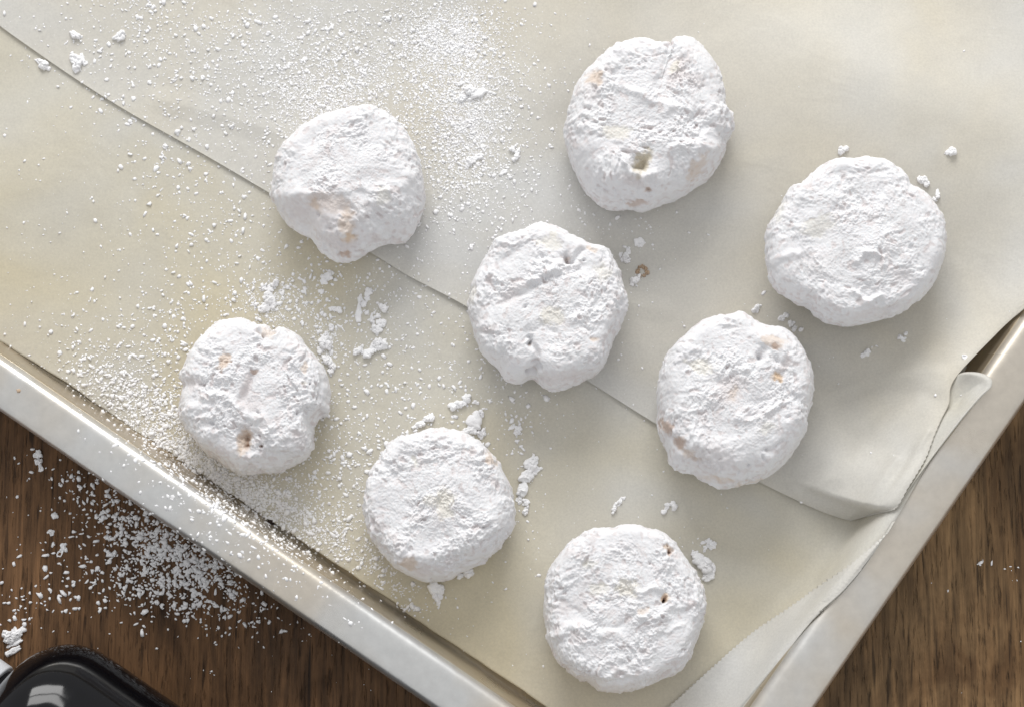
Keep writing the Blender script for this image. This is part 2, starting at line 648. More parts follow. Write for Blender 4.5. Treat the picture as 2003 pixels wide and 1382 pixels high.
# upper sheet
def z_paper2(x, y, s, t, rz):
    u, v = uv_of(x, y)
    base = np.array([surf(bvh_p1, a_, b_, c_) for a_, b_, c_ in zip(x, y, h1(x, y))])
    base = np.maximum(base, tray_z(x, y) + 0.0004) + 0.0004
    lift = 0.0004 * np.exp(-(t / 0.010) ** 2)
    p = np.stack([x * 9, y * 9, x * 0 + 8.2], -1)
    wav = 0.0016 + 0.0022 * perlin(p) + 0.0011 * perlin(p * 2.1 + 3) + 0.00015 * perlin(p * 9 + 3)
    wav = wav * sstep(0.0, 0.05, t)
    # big slow bends seen towards the upper right
    q0, q1 = P(1480, 110, .005), P(2003, 330, .005)
    dr = (q1 - q0)[:2] / np.linalg.norm((q1 - q0)[:2])
    al_ = ((x - q0[0]) * dr[0] + (y - q0[1]) * dr[1]) / PX
    w_ = (-(x - q0[0]) * dr[1] + (y - q0[1]) * dr[0]) / PX
    wav = wav + 0.0135 * np.where(w_ > 0, np.exp(-(w_ / 190) ** 2), np.exp(-(w_ / 320) ** 2)) * sstep(-250, 330, al_)
    wav = wav + 0.0020 * blob(x, y, 1120, 60, 70, 300, 20)
    wav = wav + 0.0012 * blob(x, y, 1600, 900, 160, 30, 32)
    z = base + lift + np.maximum(wav, 0)
    # the edge by the right wall bends up
    g = np.exp(-(s / 0.0150) ** 1.5)
    z2 = z + (rz - z) * g * (rz > z)
    # sharp little creases radiating from the bent corner
    Xp, Yp = to_px(np.c_[x, y, np.full(len(x), 0.012)])
    for ln, wd, am in (([(1663, 1018), (1700, 960), (1740, 900)], 9, .0007), ([(1700, 1003), (1745, 940), (1800, 850)], 7, .0006),
                       ([(1560, 960), (1640, 930), (1720, 850), (1790, 790)], 26, .0008), ([(1600, 780), (1700, 740), (1820, 730)], 22, .0005),
                       ([(300, 180), (520, 240), (700, 330)], 30, .0004), ([(1000, 480), (1120, 560), (1300, 600)], 26, .0004)):
        z2 = z2 + am * np.maximum(0, 1 - seg_dist(Xp, Yp, ln) / wd)
    # small second crease beside the serrated edge
    z2 = z2 - 0.0014 * np.exp(-((s - 0.0040) / 0.0013) ** 2) * np.exp(-((t - 0.021) / 0.008) ** 2)
    return z2


paper2 = empty('parchment_paper', (0, 0, 0.003))
tag(paper2, 'upper sheet of parchment lying over the other, its right side curling up at the rim', 'parchment paper')
QB = [(1663, 1018), (1600, 996), (1490, 943), (1380, 884), (1285, 828), (1160, 750), (1040, 678), (915, 601), (800, 540), (730, 497), (530, 379), (400, 303), (250, 218), (150, 155), (70, 100), (0, 50), (-130, -50), (-400, -250), (-700, -480)]
QR = [(1663, 1018), (1704, 1007), (1738, 999), (1756, 989), (1777, 952), (1799, 917), (1812, 893), (1820, 872), (1829, 848), (1842, 818), (1856, 789), (1868, 740), (1950, 652), (2003, 600), (2095, 492), (2290, 200), (2500, -110), (2630, -300)]
QRZ = [0.0045, 0.0125, 0.0225, 0.0258, 0.0262, 0.0255, 0.0245, 0.0238, 0.0230, 0.0222, 0.0215, 0.0210, 0.020, 0.020, 0.020, 0.020, 0.020, 0.020]
qb = lens_edge(QB, [0.0035] * len(QB), 30)
qr = lens_edge(QR, QRZ, 60)
dd = np.r_[0, np.cumsum(np.linalg.norm(np.diff(qr[:, :2], axis=0), axis=1))]
# serration of the curled edge
ser = ((dd / (PX * 10)) % 1.0)
amp = 0.00015 * sstep(0.010, 0.016, dd) * sstep(0.052, 0.045, dd)
NU2, NV2 = 360, 900
par = np.r_[np.linspace(0, 0.16, 520, endpoint=False), np.linspace(0.16, 1, 380)]
R_ = resample(qr, params=par)
B_ = resample(qb, params=np.linspace(0, 1, NU2) ** 1.35)
dR = np.interp(par, np.linspace(0, 1, len(dd)) * 0 + dd / dd[-1], amp * (np.abs(2 * ser - 1) - 0.5) * 2)
X = B_[:, None, 0] + R_[None, :, 0] - B_[0, 0]
Y = B_[:, None, 1] + R_[None, :, 1] - B_[0, 1]
S = np.r_[0, np.cumsum(np.linalg.norm(np.diff(B_[:, :2], axis=0), axis=1))][:, None] + 0 * X
X = X + dR[None, :] * np.exp(-(S / 0.0006) ** 2)
T = np.r_[0, np.cumsum(np.linalg.norm(np.diff(R_[:, :2], axis=0), axis=1))][None, :] + 0 * X
RZ = R_[None, :, 2] + 0 * X
V2 = np.stack([X.ravel(), Y.ravel(), z_paper2(X.ravel(), Y.ravel(), S.ravel(), T.ravel(), RZ.ravel())], -1)
sheet2 = mesh_np('sheet', V2, grid_faces(NU2, NV2)[:, ::-1], M_PAPER2)
sheet2.parent = paper2
sheet2.matrix_parent_inverse = Matrix.Translation(-Vector(paper2.location))

# the loop of the same sheet that stands out over the rim behind the serrated edge
LO = [(1740, 1000), (1757, 992), (1780, 957), (1800, 928), (1834, 882), (1862, 846), (1889, 812), (1921, 775), (1941, 754), (1940, 738), (1920, 728), (1895, 726), (1878, 730), (1868, 738)]
LI = [(1730, 996), (1742, 986), (1762, 952), (1782, 920), (1798, 894), (1808, 870), (1818, 846), (1829, 820), (1836, 806), (1843, 790), (1847, 776), (1852, 762), (1856, 752), (1860, 745)]
lo = resample(lens_edge(LO, [0.0225, 0.0250, 0.0256, 0.0258, 0.0255, 0.0262, 0.0268, 0.0270, 0.0268, 0.0262, 0.0250, 0.0235, 0.0215, 0.0200]), 200)
li = resample(lens_edge(LI, [0.0210, 0.0235, 0.0245, 0.0240, 0.0232, 0.0224, 0.0216, 0.0208, 0.0198, 0.0196, 0.0196, 0.0196, 0.0198, 0.0200]), 200)
rows = []
for i in range(200):
    f = np.linspace(0, 1, 30)[:, None]
    pp = lo[i] * (1 - f) + li[i] * f
    wid = np.linalg.norm(lo[i, :2] - li[i, :2])
    pp[:, 2] -= (np.sin(np.pi * f[:, 0]) ** 1.2) * wid * 0.10
    # rounded lip at the outside
    pp[:, 2] -= 0.0012 * np.exp(-(f[:, 0] / 0.06) ** 2)
    rows.append(pp)
V = np.array(rows).reshape(-1, 3)
V[:, 2] = np.maximum(V[:, 2], tray_z(V[:, 0], V[:, 1]) + 0.0010)
curl = mesh_np('curled_edge', V, grid_faces(200, 30), M_PAPER1)
curl.parent = paper2
curl.matrix_parent_inverse = Matrix.Translation(-Vector(paper2.location))
curl['label'] = 'rounded cream curl of paper standing over the metal rim'
for o in (sheet1, flap, sheet2, curl):
    s = o.modifiers.new('thickness', 'SOLIDIFY')
    s.thickness = 0.00012
    s.offset = 0


# ------------------------------------------------------------------ cookies
def ray_bvh(objs):
    vs, fs, off, own = [], [], 0, []
    for idx, o in enumerate(objs):
        me = o.data
        co = np.empty(len(me.vertices) * 3, dtype=np.float32)
        me.vertices.foreach_get('co', co)
        co = co.reshape(-1, 3)
        for p in me.polygons:
            fs.append(tuple(v + off for v in p.vertices))
        own += [idx] * len(me.polygons)
        vs += [tuple(v) for v in co]
        off += len(co)
    return BVHTree.FromPolygons(vs, fs), own


ground_objs = [table, tray_objs[0], tray_objs[1], tray_objs[2], sheet1, flap, sheet2, curl]
GB, GOWN = ray_bvh(ground_objs)


def ground_z(x, y):
    h = GB.ray_cast(Vector((x, y, 0.2)), Vector((0, 0, -1)))
    return h[0].z if h[0] else 0.0


def closed_spline(pts, n):
    pts = np.asarray(pts, float)
    ext = np.concatenate([pts[-2:], pts, pts[:3]])
    c = catmull(ext, 10)
    c = c[20:20 + 10 * len(pts)]
    c = np.concatenate([c, c[:1]])
    return resample(c, n + 1)[:-1]


TAN = (0.62, 0.49, 0.38)
BROWN = (0.46, 0.31, 0.22)
ORANGE = (0.66, 0.47, 0.29)
CREAM = (0.745, 0.71, 0.63)
GREENISH = (0.52, 0.46, 0.34)
DARK = (0.10, 0.045, 0.02)
MAUVE = (0.64, 0.58, 0.57)

# outline traced in photograph coordinates (origin and scale of the zoom it was read from), then what marks each one
COOKIES = [
    dict(org=(500, 150), sc=.28935, H=.0205, flat=.60, shift=(-4, 34), tex=.8, seed=1,
         label='tall cookie straddling the upper sheet edge at left, its lower side bare and tan',
         pts=[(700,195),(780,185),(860,205),(940,260),(1000,320),(1050,400),(1080,450),(1105,520),(1125,600),(1140,680),(1152,760),(1145,860),(1110,960),(1075,1040),(1020,1095),(960,1120),(900,1115),(830,1150),(760,1185),(710,1225),(650,1250),(580,1262),(510,1245),(450,1205),(400,1160),(350,1100),(270,1055),(200,1000),(150,930),(115,850),(95,770),(92,680),(105,580),(150,500),(200,440),(260,370),(330,310),(420,260),(520,225),(610,205)],
         bare=[(480,840,150,70,10,TAN,.5),(560,1130,120,60,10,MAUVE,.6),(480,900,240,150,10,MAUVE,.45),(610,1000,45,110,0,TAN,.7),(625,1085,55,35,10,ORANGE,.6),(590,1215,45,25,0,BROWN,.85),(390,840,30,40,0,TAN,.6),(800,1090,45,25,0,MAUVE,.7),(250,900,90,90,0,MAUVE,.45),(870,790,50,60,0,CREAM,.5)],
         lines=[([(100,780),(250,770),(400,760),(560,735),(700,730),(850,740),(980,700),(1040,640)],42,.55),([(330,1000),(400,1100),(470,1180)],40,-.5),([(590,880),(640,960),(650,1050)],35,-.8),([(700,760),(740,840)],25,-.5),([(850,720),(960,750),(1020,690)],18,.5)],
         holes=[(400,930,22,.8),(640,880,18,.8),(660,1075,18,.6),(560,1215,16,.6)]),
    dict(org=(1050, 30), sc=.30385, H=.021, flat=.66, shift=(0, 12), tex=.95, seed=2,
         label='large uneven cookie at the top with a raised lobe and a small torn greenish hole',
         pts=[(620,140),(690,138),(760,160),(840,175),(866,184),(900,145),(970,130),(1020,145),(1060,180),(1100,220),(1140,280),(1170,340),(1195,430),(1220,520),(1230,610),(1265,655),(1278,700),(1268,770),(1240,810),(1225,880),(1180,970),(1120,1050),(1040,1110),(950,1170),(850,1205),(770,1245),(700,1272),(620,1260),(540,1250),(460,1252),(390,1215),(330,1150),(270,1080),(230,990),(195,900),(175,820),(165,740),(195,660),(200,600),(220,520),(250,430),(290,370),(370,280),(440,230),(510,180),(570,155)],
         bare=[(370,375,55,45,-30,TAN,.8),(930,300,60,130,25,MAUVE,.7),(900,290,25,60,35,CREAM,.8),(510,735,90,45,0,CREAM,.75),(1040,980,50,110,30,TAN,.55),(650,1220,65,25,0,BROWN,.6),(620,1070,90,40,25,MAUVE,.6),(690,940,45,90,25,GREENISH,.95),(1030,400,60,60,0,MAUVE,.5),(710,1140,30,18,0,BROWN,.7),(330,480,60,60,0,MAUVE,.4)],
         lines=[([(866,184),(850,260),(820,330),(790,420)],36,-.9),([(480,420),(620,460),(720,510),(850,560)],30,.7),([(560,940),(620,1000),(680,1035),(760,1030)],20,1.0),([(700,860),(740,950),(750,1050)],26,-.4),([(860,860),(960,840),(1080,830),(1180,850)],34,.9),([(1225,620),(1225,800)],18,-.5),([(240,760),(420,780),(560,860)],30,-.4),([(820,600),(900,560),(1000,590)],30,.5)],
         holes=[(680,960,44,2.2),(650,985,30,1.2),(1003,820,14,.8),(500,1140,14,.6),(705,1140,18,.8),(1018,632,10,.6)]),
    dict(org=(1450, 250), sc=.30385, H=.017, flat=.80, shift=(0, 6), tex=.62, seed=3,
         label='broad flat cookie farthest right, evenly white with a smooth scalloped patch',
         pts=[(600,190),(700,180),(800,180),(890,185),(960,215),(1020,255),(1070,310),(1095,360),(1150,385),(1200,430),(1250,500),(1290,570),(1315,650),(1325,740),(1310,840),(1280,920),(1240,1010),(1180,1090),(1100,1150),(990,1220),(900,1235),(820,1265),(700,1283),(600,1275),(520,1250),(470,1210),(430,1160),(350,1130),(260,1070),(200,1010),(165,930),(158,850),(150,750),(145,660),(190,580),(230,510),(270,430),(310,370),(370,360),(430,300),(510,230)],
         bare=[(500,620,110,60,-25,CREAM,.55),(480,850,120,90,0,MAUVE,.22),(1050,970,60,60,0,MAUVE,.35),(880,1190,160,30,-12,MAUVE,.35),(240,520,40,80,25,CREAM,.45)],
         lines=[([(740,850),(790,800),(850,790),(905,830),(920,880)],20,.9),([(740,1050),(770,1110),(840,1120),(910,1090)],18,.8),([(600,520),(680,490)],22,-.5),([(560,270),(750,270),(950,260)],30,-.4),([(200,860),(280,820),(380,790)],26,.6),([(430,1170),(460,1000),(430,850)],50,-.35),([(1095,360),(1060,420)],40,-.3),([(930,1200),(1060,1130),(1150,1050)],20,-.4)],
         holes=[(800,1040,45,.6),(870,1080,30,.5),(1060,970,40,.45),(1100,770,16,.4),(915,790,20,.4),(1190,920,14,.5)]),
    dict(org=(860, 400), sc=.28947, H=.018, flat=.76, shift=(0, 8), tex=1.0, seed=4,
         label='central cookie with rough ridged top and many fine pits, between all the others',
         pts=[(560,160),(630,122),(720,112),(800,130),(880,180),(980,230),(1060,265),(1130,280),(1175,330),(1215,410),(1245,500),(1270,590),(1278,680),(1262,770),(1230,860),(1190,920),(1170,990),(1130,1080),(1060,1150),(980,1200),(880,1250),(790,1266),(700,1235),(640,1190),(590,1190),(520,1212),(450,1195),(400,1120),(340,1060),(270,1000),(230,900),(210,830),(190,740),(183,640),(200,560),(230,470),(280,380),(330,310),(360,240),(420,210),(470,190)],
         bare=[(760,215,80,50,10,CREAM,.65),(760,750,80,70,0,CREAM,.75),(1120,430,60,70,0,CREAM,.5),(1050,280,45,20,20,TAN,.7),(1055,920,35,22,10,TAN,.75),(850,1170,180,40,-5,MAUVE,.5),(330,840,60,40,0,MAUVE,.6),(480,600,90,60,-35,MAUVE,.45),(210,590,30,80,10,CREAM,.5),(770,145,45,16,35,CREAM,.6)],
         lines=[([(600,900),(620,960),(650,1030),(660,1100),(620,1140)],24,-1.5),([(590,940),(640,1040)],20,.7),([(860,320),(890,360),(980,280)],26,-1.1),([(640,330),(730,340),(820,320)],26,-.6),([(450,620),(600,560),(720,480),(850,440),(980,400)],36,-.8),([(520,540),(650,480),(800,400)],26,.6),([(600,850),(700,820),(780,850)],26,-.5),([(1230,650),(1230,760),(1190,850)],22,-.7),([(900,780),(1000,720),(1100,700)],28,.6),([(640,1190),(720,1180)],24,-.5)],
         holes=[(875,335,28,1.8),(608,948,16,1.8),(600,1130,18,1.6),(998,356,9,.9),(570,680,20,.8),(680,1115,12,.9),(940,680,30,.6),(890,1050,12,.5)]),
    dict(org=(1240, 570), sc=.29667, H=.0215, flat=.72, shift=(2, 20), tex=.85, seed=5,
         label='cookie near the curled paper corner with an orange speck and browned lower left side',
         pts=[(550,155),(620,140),(690,126),(740,145),(800,190),(870,218),(940,222),(1010,245),(1065,290),(1110,360),(1150,430),(1178,520),(1192,620),(1185,720),(1160,820),(1140,930),(1090,1030),(1020,1120),(950,1180),(900,1215),(820,1255),(740,1270),(620,1303),(530,1275),(450,1235),(390,1190),(290,1170),(235,1115),(215,1040),(180,950),(160,850),(150,760),(145,660),(155,570),(175,490),(215,400),(270,330),(340,260),(400,210),(470,175)],
         bare=[(970,545,38,36,0,ORANGE,.95),(940,300,80,38,15,TAN,.65),(930,330,30,16,0,BROWN,.7),(215,880,30,60,-30,BROWN,.8),(300,985,30,50,-35,BROWN,.8),(370,1060,70,26,35,TAN,.7),(640,620,110,80,-35,MAUVE,.6),(660,650,50,30,-40,TAN,.45),(440,460,90,45,10,CREAM,.7),(1010,440,35,60,30,MAUVE,.7),(880,890,60,40,-20,CREAM,.45),(520,1080,180,90,10,MAUVE,.35),(560,1230,120,30,5,TAN,.4),(770,1255,110,16,-15,TAN,.45)],
         lines=[([(160,860),(300,930),(440,990),(640,1000),(800,960),(950,880),(1060,800)],55,.5),([(860,350),(830,430),(800,480)],24,-1.2),([(800,240),(870,290),(1000,330),(1060,430)],36,.7),([(700,810),(800,830),(900,790),(980,720)],28,.8),([(680,480),(760,500),(830,450)],22,.7),([(240,930),(330,1030),(420,1090)],24,-.5),([(940,410),(1040,470),(980,530)],26,-.5),([(500,590),(640,560),(700,470)],26,-.5),([(880,1050),(1000,980)],18,-.5)],
         holes=[(775,800,24,.9),(845,400,22,1.3),(620,465,14,.7),(870,1090,12,.8),(772,1143,10,.9),(890,1040,10,.7),(700,1190,10,.6),(960,415,18,.8),(1020,820,16,.7)]),
    dict(org=(300, 580), sc=.27491, H=.019, flat=.70, shift=(2, 10), tex=1.0, seed=6,
         label='cookie farthest left, a deep cleft with tan dough running down its middle',
         pts=[(500,160),(570,148),(650,150),(710,180),(760,200),(820,205),(860,252),(900,235),(940,228),(1000,245),(1060,300),(1110,370),(1170,440),(1220,500),(1250,570),(1268,640),(1255,740),(1245,820),(1205,845),(1180,870),(1140,920),(1135,1000),(1130,1090),(1080,1160),(990,1205),(900,1245),(780,1260),(660,1272),(560,1240),(460,1190),(370,1130),(300,1060),(240,980),(190,900),(170,810),(185,720),(190,640),(185,570),(210,470),(250,390),(300,310),(360,250),(430,190)],
         bare=[(495,430,38,50,15,TAN,.85),(710,520,34,22,0,BROWN,.8),(650,640,40,100,15,MAUVE,.7),(640,1020,48,100,12,TAN,.95),(655,1050,14,60,0,BROWN,.95),(1075,490,18,40,0,TAN,.6),(1070,595,30,25,0,GREENISH,.4),(800,240,60,40,20,TAN,.55),(260,610,80,60,0,MAUVE,.5),(700,760,80,50,10,MAUVE,.5),(760,1060,18,14,0,BROWN,.8),(1040,1000,50,60,0,MAUVE,.35),(470,490,25,25,0,TAN,.5)],
         lines=[([(690,560),(640,700),(640,820),(660,950),(650,1080)],46,-1.6),([(350,700),(480,690),(580,740),(640,840)],30,.9),([(200,600),(320,600),(450,640),(560,700)],48,-.7),([(760,220),(785,275)],18,-1.4),([(700,880),(780,850),(810,930),(800,1000)],34,1.1),([(660,560),(620,650),(560,690)],24,.4),([(1200,600),(1190,740),(1205,840)],30,-.7),([(250,780),(360,770),(420,830)],24,.5),([(230,980),(340,1080),(500,1180)],26,-.4)],
         holes=[(640,1000,40,1.8),(655,1070,24,1.6),(765,1060,14,1.2),(400,890,20,1.0),(1128,603,9,1.4),(740,820,18,1.0),(690,910,14,.9),(775,265,10,1.2),(1030,830,12,.6)]),
    dict(org=(660, 760), sc=.31842, H=.019, flat=.74, shift=(-2, 12), tex=1.05, seed=7,
         label='round grainy cookie near the front-left rim with a leaf-shaped sugar flake below it',
         pts=[(500,250),(560,235),(640,232),(740,240),(820,265),(880,310),(950,370),(1000,430),(1040,510),(1075,590),(1092,680),(1098,770),(1090,860),(1040,920),(980,1000),(930,1050),(850,1100),(760,1140),(680,1178),(600,1185),(530,1188),(450,1165),(380,1130),(310,1070),(250,1000),(200,920),(170,840),(150,760),(150,680),(170,570),(200,500),(250,430),(270,370),(320,320),(370,290),(440,272)],
         bare=[(950,410,34,50,-30,TAN,.75),(660,690,60,90,0,CREAM,.8),(560,680,60,30,0,CREAM,.5),(430,1080,60,34,35,TAN,.75),(520,1120,50,26,20,MAUVE,.6),(470,420,20,40,0,CREAM,.6),(470,790,60,40,0,MAUVE,.35),(620,800,50,50,0,MAUVE,.25)],
         lines=[([(180,560),(190,620),(200,860)],20,.3),([(400,1040),(560,1040),(720,990),(840,920),(920,830),(960,700)],46,.5),([(300,450),(340,500)],44,-.6),([(440,720),(580,740),(640,690)],30,-.5),([(940,1040),(860,1070),(760,1100)],16,-.5),([(560,600),(700,560),(780,640)],26,-.3)],
         holes=[(430,1000,24,.9),(890,850,16,.8),(470,410,16,.5),(490,340,12,.5)]),
    dict(org=(1020, 980), sc=.29093, H=.018, flat=.82, shift=(0, 8), tex=.95, seed=8,
         label='round cookie nearest the bottom edge with one tiny dark hole ringed in brown',
         pts=[(530,178),(620,172),(680,150),(760,150),(850,175),(940,205),(1010,245),(1070,310),(1110,370),(1160,450),(1210,540),(1240,640),(1248,730),(1230,840),(1200,920),(1160,1010),(1110,1090),(1040,1150),(960,1200),(850,1245),(760,1275),(660,1292),(540,1278),(470,1235),(370,1190),(310,1130),(240,1070),(200,990),(170,890),(150,780),(145,680),(150,560),(175,470),(220,390),(300,300),(390,240),(460,200)],
         bare=[(710,580,80,60,10,CREAM,.8),(520,580,60,40,0,CREAM,.6),(980,640,40,32,0,ORANGE,.75),(975,645,26,20,0,BROWN,.8),(1005,310,26,18,20,TAN,.9),(1025,345,12,22,0,BROWN,.9),(1060,360,30,22,0,MAUVE,.8),(835,730,34,28,0,TAN,.55),(270,720,80,40,0,MAUVE,.5),(830,1010,50,26,10,MAUVE,.6),(470,420,60,30,0,CREAM,.45),(370,910,50,40,0,MAUVE,.45),(400,690,70,50,0,MAUVE,.35)],
         lines=[([(170,620),(300,700),(420,780),(560,850),(680,830)],34,-.5),([(220,900),(320,840),(440,850)],30,.7),([(820,770),(920,770),(1060,700),(1190,690)],26,.7),([(800,610),(880,580),(960,560)],22,.7),([(340,1170),(450,1210),(600,1220),(760,1200)],22,-.5),([(580,890),(660,880),(700,940)],24,.4),([(880,880),(1000,860),(1100,820)],20,.4),([(230,560),(170,650)],24,-.4)],
         holes=[(976,660,13,3.2),(1022,340,12,1.8),(1010,300,8,1.0),(590,540,12,.6),(885,410,12,.6),(820,1010,20,.5)]),
]


def body(name, outline_px, H, flat, shift, tex, seed, nt, nr, mat, zbase, marks=None, org=(0, 0), sc=1.0, noise_size=1.0, expo=2.6):
    pz_ = zbase + 0.42 * H
    ol = np.array([P(px, py, pz_)[:2] for px, py in outline_px])
    ol = closed_spline(ol, nt)
    tn = ol - np.roll(ol, 1, 0)
    tn = np.stack([tn[:, 1], -tn[:, 0]], -1) / (np.linalg.norm(tn, axis=1)[:, None] + 1e-12)
    qq = np.c_[ol, np.full(len(ol), seed * 1.7)]
    ol = ol + tn * (perlin(qq * 260) * 0.00028 + perlin(qq * 700) * 0.00020)[:, None] * noise_size
    cen = (ol.max(0) + ol.min(0)) / 2
    rel = ol - cen
    Rm = np.linalg.norm(rel, axis=1).mean()
    phi_end = math.radians(136)
    fr = np.linspace(0, 1, nr)
    V = np.zeros((nt, nr, 3))
    sh = np.array([shift[0], shift[1]]) * PX
    for j in range(nr):
        # 0 = middle of the top, then down the side and a little under
        f = fr[j]
        if f < 0.62:
            r, z = flat * f / 0.62, 1.0
            z = 1.0 - 0.05 * (f / 0.62) ** 2 * 1.0
        else:
            g = (f - 0.62) / 0.38
            a_ = g * phi_end
            if a_ <= math.pi / 2:
                r = flat + (1 - flat) * math.sin(a_) ** (2 / 2.2)
                z = 0.42 + 0.53 * math.cos(a_) ** (2 / 2.2)
            else:
                b_ = (a_ - math.pi / 2) / (phi_end - math.pi / 2)
                r = 1 - 0.12 * b_ ** 2
                z = 0.42 * (1 - b_)
        # the outline gets smoother towards the middle
        k = r
        V[:, j, :2] = cen + rel * k + sh * max(0, (z - 0.42) / 0.58) * (1 if r < 1 else 0)
        V[:, j, 2] = zbase + H * z
    # a slow tilt and swell of the top
    P3 = V.reshape(-1, 3)
    ang = np.arange(nt) / nt * 2 * np.pi
    # normals
    du = np.roll(V, -1, 0) - np.roll(V, 1, 0)
    dv = np.empty_like(V)
    dv[:, 1:-1] = V[:, 2:] - V[:, :-2]
    dv[:, 0] = V[:, 1] - V[:, 0]
    dv[:, -1] = V[:, -1] - V[:, -2]
    N = np.cross(dv, du)
    N /= (np.linalg.norm(N, axis=2)[:, :, None] + 1e-12)
    if N[:, nr // 3, 2].mean() < 0:
        N = -N
    N[:, 0] = (0, 0, 1)
    N = N.reshape(-1, 3)
    q = P3 / noise_size + seed * 0.37
    warp = np.stack([perlin(q * 90 + 3), perlin(q * 90 + 31), perlin(q * 90 + 57)], -1) * 0.0035
    qa = q + warp
    # stretched a little along one diagonal, as the sugar clings in combed ridges
    st = np.stack([(qa[:, 0] + qa[:, 1] * 0.5) * 0.75, (qa[:, 1] - qa[:, 0] * 0.5) * 1.25, qa[:, 2]], -1)
    side = np.clip(N[:, 2], 0, 1)
    low = (perlin(q * 62 + 9) * 0.0011 + perlin(q * 130 + 2) * 0.00075) * (0.12 + 0.88 * side)
    rid = (0.30 - np.abs(perlin(st * 210 + 4))) * 0.00075
    fl1 = sstep(-0.05, 0.16, perlin(qa * 270 + 60)) * 0.00048
    fl2 = sstep(-0.05, 0.2, perlin(qa * 520 + 25)) * 0.00036
    fl3 = sstep(0.0, 0.3, perlin(q * 980 + 35)) * 0.00026
    fine = perlin(q * 1500) * 0.00019 + perlin(q * 2600) * 0.00011
    pn = perlin(qa * 520 + 40)
    pit = -np.clip(pn - 0.28, 0, 1) * 0.0019
    msk = sstep(-0.30, 0.25, perlin(q * 105 + 77))
    amt = (0.22 + 0.78 * msk) * (0.72 + 0.28 * side)
    d = low + 0.9 * tex * amt * (rid + fl1 + fl2 + fl3 + fine + pit) + fine * 0.35
    d = d * noise_size ** 0.5
    tint = np.zeros((len(P3), 4), dtype=np.float32)
    if marks:
        X_, Y_ = to_px(P3)
        lx, ly = (X_ - org[0]) / sc, (Y_ - org[1]) / sc
        wob = perlin(q * 320 + 11) * 26
        wob2 = perlin(q * 320 + 91) * 26
        lx2, ly2 = lx + wob, ly + wob2
        vis = N[:, 2] > -0.15
        for line, w, amp_ in marks['lines']:
            D_ = seg_dist(lx2, ly2, line)
            d = d + vis * amp_ * 0.00115 * np.exp(-(D_ / w) ** 2)
        for hx, hy, hr, ha in marks['holes']:
            D_ = np.hypot(lx2 - hx, ly2 - hy)
            d = d - vis * ha * 0.0013 * np.exp(-(D_ / hr) ** 2)
            if ha > 1.5:
                m_ = vis * np.exp(-(np.hypot(lx - hx, ly - hy) / (hr * 0.9)) ** 4)
                tint[:, :3] = tint[:, :3] * (1 - m_[:, None]) + np.array(DARK if ha > 3 else BROWN) * m_[:, None]
                tint[:, 3] = np.maximum(tint[:, 3], m_ * (0.95 if ha > 3 else .45))
        speck = perlin(q * 900 + 5) * 0.9 + perlin(q * 430 + 15) * 0.8
        acc = np.zeros((len(P3), 3))
        al = np.zeros(len(P3))
        for (bx, by, rx, ry, ang_, colr, stg) in marks['bare']:
            ca, sa = math.cos(math.radians(ang_)), math.sin(math.radians(ang_))
            ux, uy = (lx2 - bx) * ca + (ly2 - by) * sa, -(lx2 - bx) * sa + (ly2 - by) * ca
            rr = (ux / rx) ** 2 + (uy / ry) ** 2
            m_ = vis * sstep(0.22, 0.92, np.exp(-rr * 0.6) * 1.05 + 0.34 * speck) * stg * 0.85 * sstep(2.6, 1.0, rr)
            acc = acc * (1 - m_[:, None]) + np.array(colr) * m_[:, None]
            al = al * (1 - m_) + m_
        mm = al > 1e-4
        bc = np.zeros_like(acc)
        bc[mm] = acc[mm] / al[mm][:, None]
        # coat thin in patches, greyish pink showing; sides and pits tinted more strongly
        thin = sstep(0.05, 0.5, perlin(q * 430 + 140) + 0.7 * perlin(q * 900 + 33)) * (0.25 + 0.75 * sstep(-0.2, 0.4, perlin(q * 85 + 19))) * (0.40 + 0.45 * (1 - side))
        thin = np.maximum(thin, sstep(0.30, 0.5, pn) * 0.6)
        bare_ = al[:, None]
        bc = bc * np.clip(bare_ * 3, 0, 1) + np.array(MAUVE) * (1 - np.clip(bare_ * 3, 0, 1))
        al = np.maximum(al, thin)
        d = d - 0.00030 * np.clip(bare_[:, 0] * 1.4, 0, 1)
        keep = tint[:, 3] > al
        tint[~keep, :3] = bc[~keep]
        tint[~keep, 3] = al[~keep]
    V = (P3 + N * d[:, None]).reshape(nt, nr, 3)
    V[:, 0] = V[:, 0].mean(0)
    # sits on the paper
    V[:, -1, 2] = zbase - 0.0002
    fl = V.reshape(-1, 3)
    fl[:, 2] = np.maximum(fl[:, 2], zbase - 0.0003)
    if marks:
        for it in range(3):
            X_, Y_ = to_px(fl)
            opx = np.asarray(outline_px)
            for ax_, A_, B_, sg_ in ((0, X_, opx[:, 0], 1), (1, Y_, opx[:, 1], -1)):
                k_ = (B_.max() - B_.min()) / (A_.max() - A_.min())
                fl[:, ax_] = cen[ax_] + (fl[:, ax_] - cen[ax_]) * k_
            X_, Y_ = to_px(fl)
            fl[:, 0] += ((opx[:, 0].max() + opx[:, 0].min()) - (X_.max() + X_.min())) / 2 * PX
            fl[:, 1] -= ((opx[:, 1].max() + opx[:, 1].min()) - (Y_.max() + Y_.min())) / 2 * PX
    o = mesh_np(name, fl, grid_faces(nt, nr, True)[:, ::-1] if True else None, mat)
    if marks:
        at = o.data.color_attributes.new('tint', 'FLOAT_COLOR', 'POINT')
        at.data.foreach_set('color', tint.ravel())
    return o, fl, cen


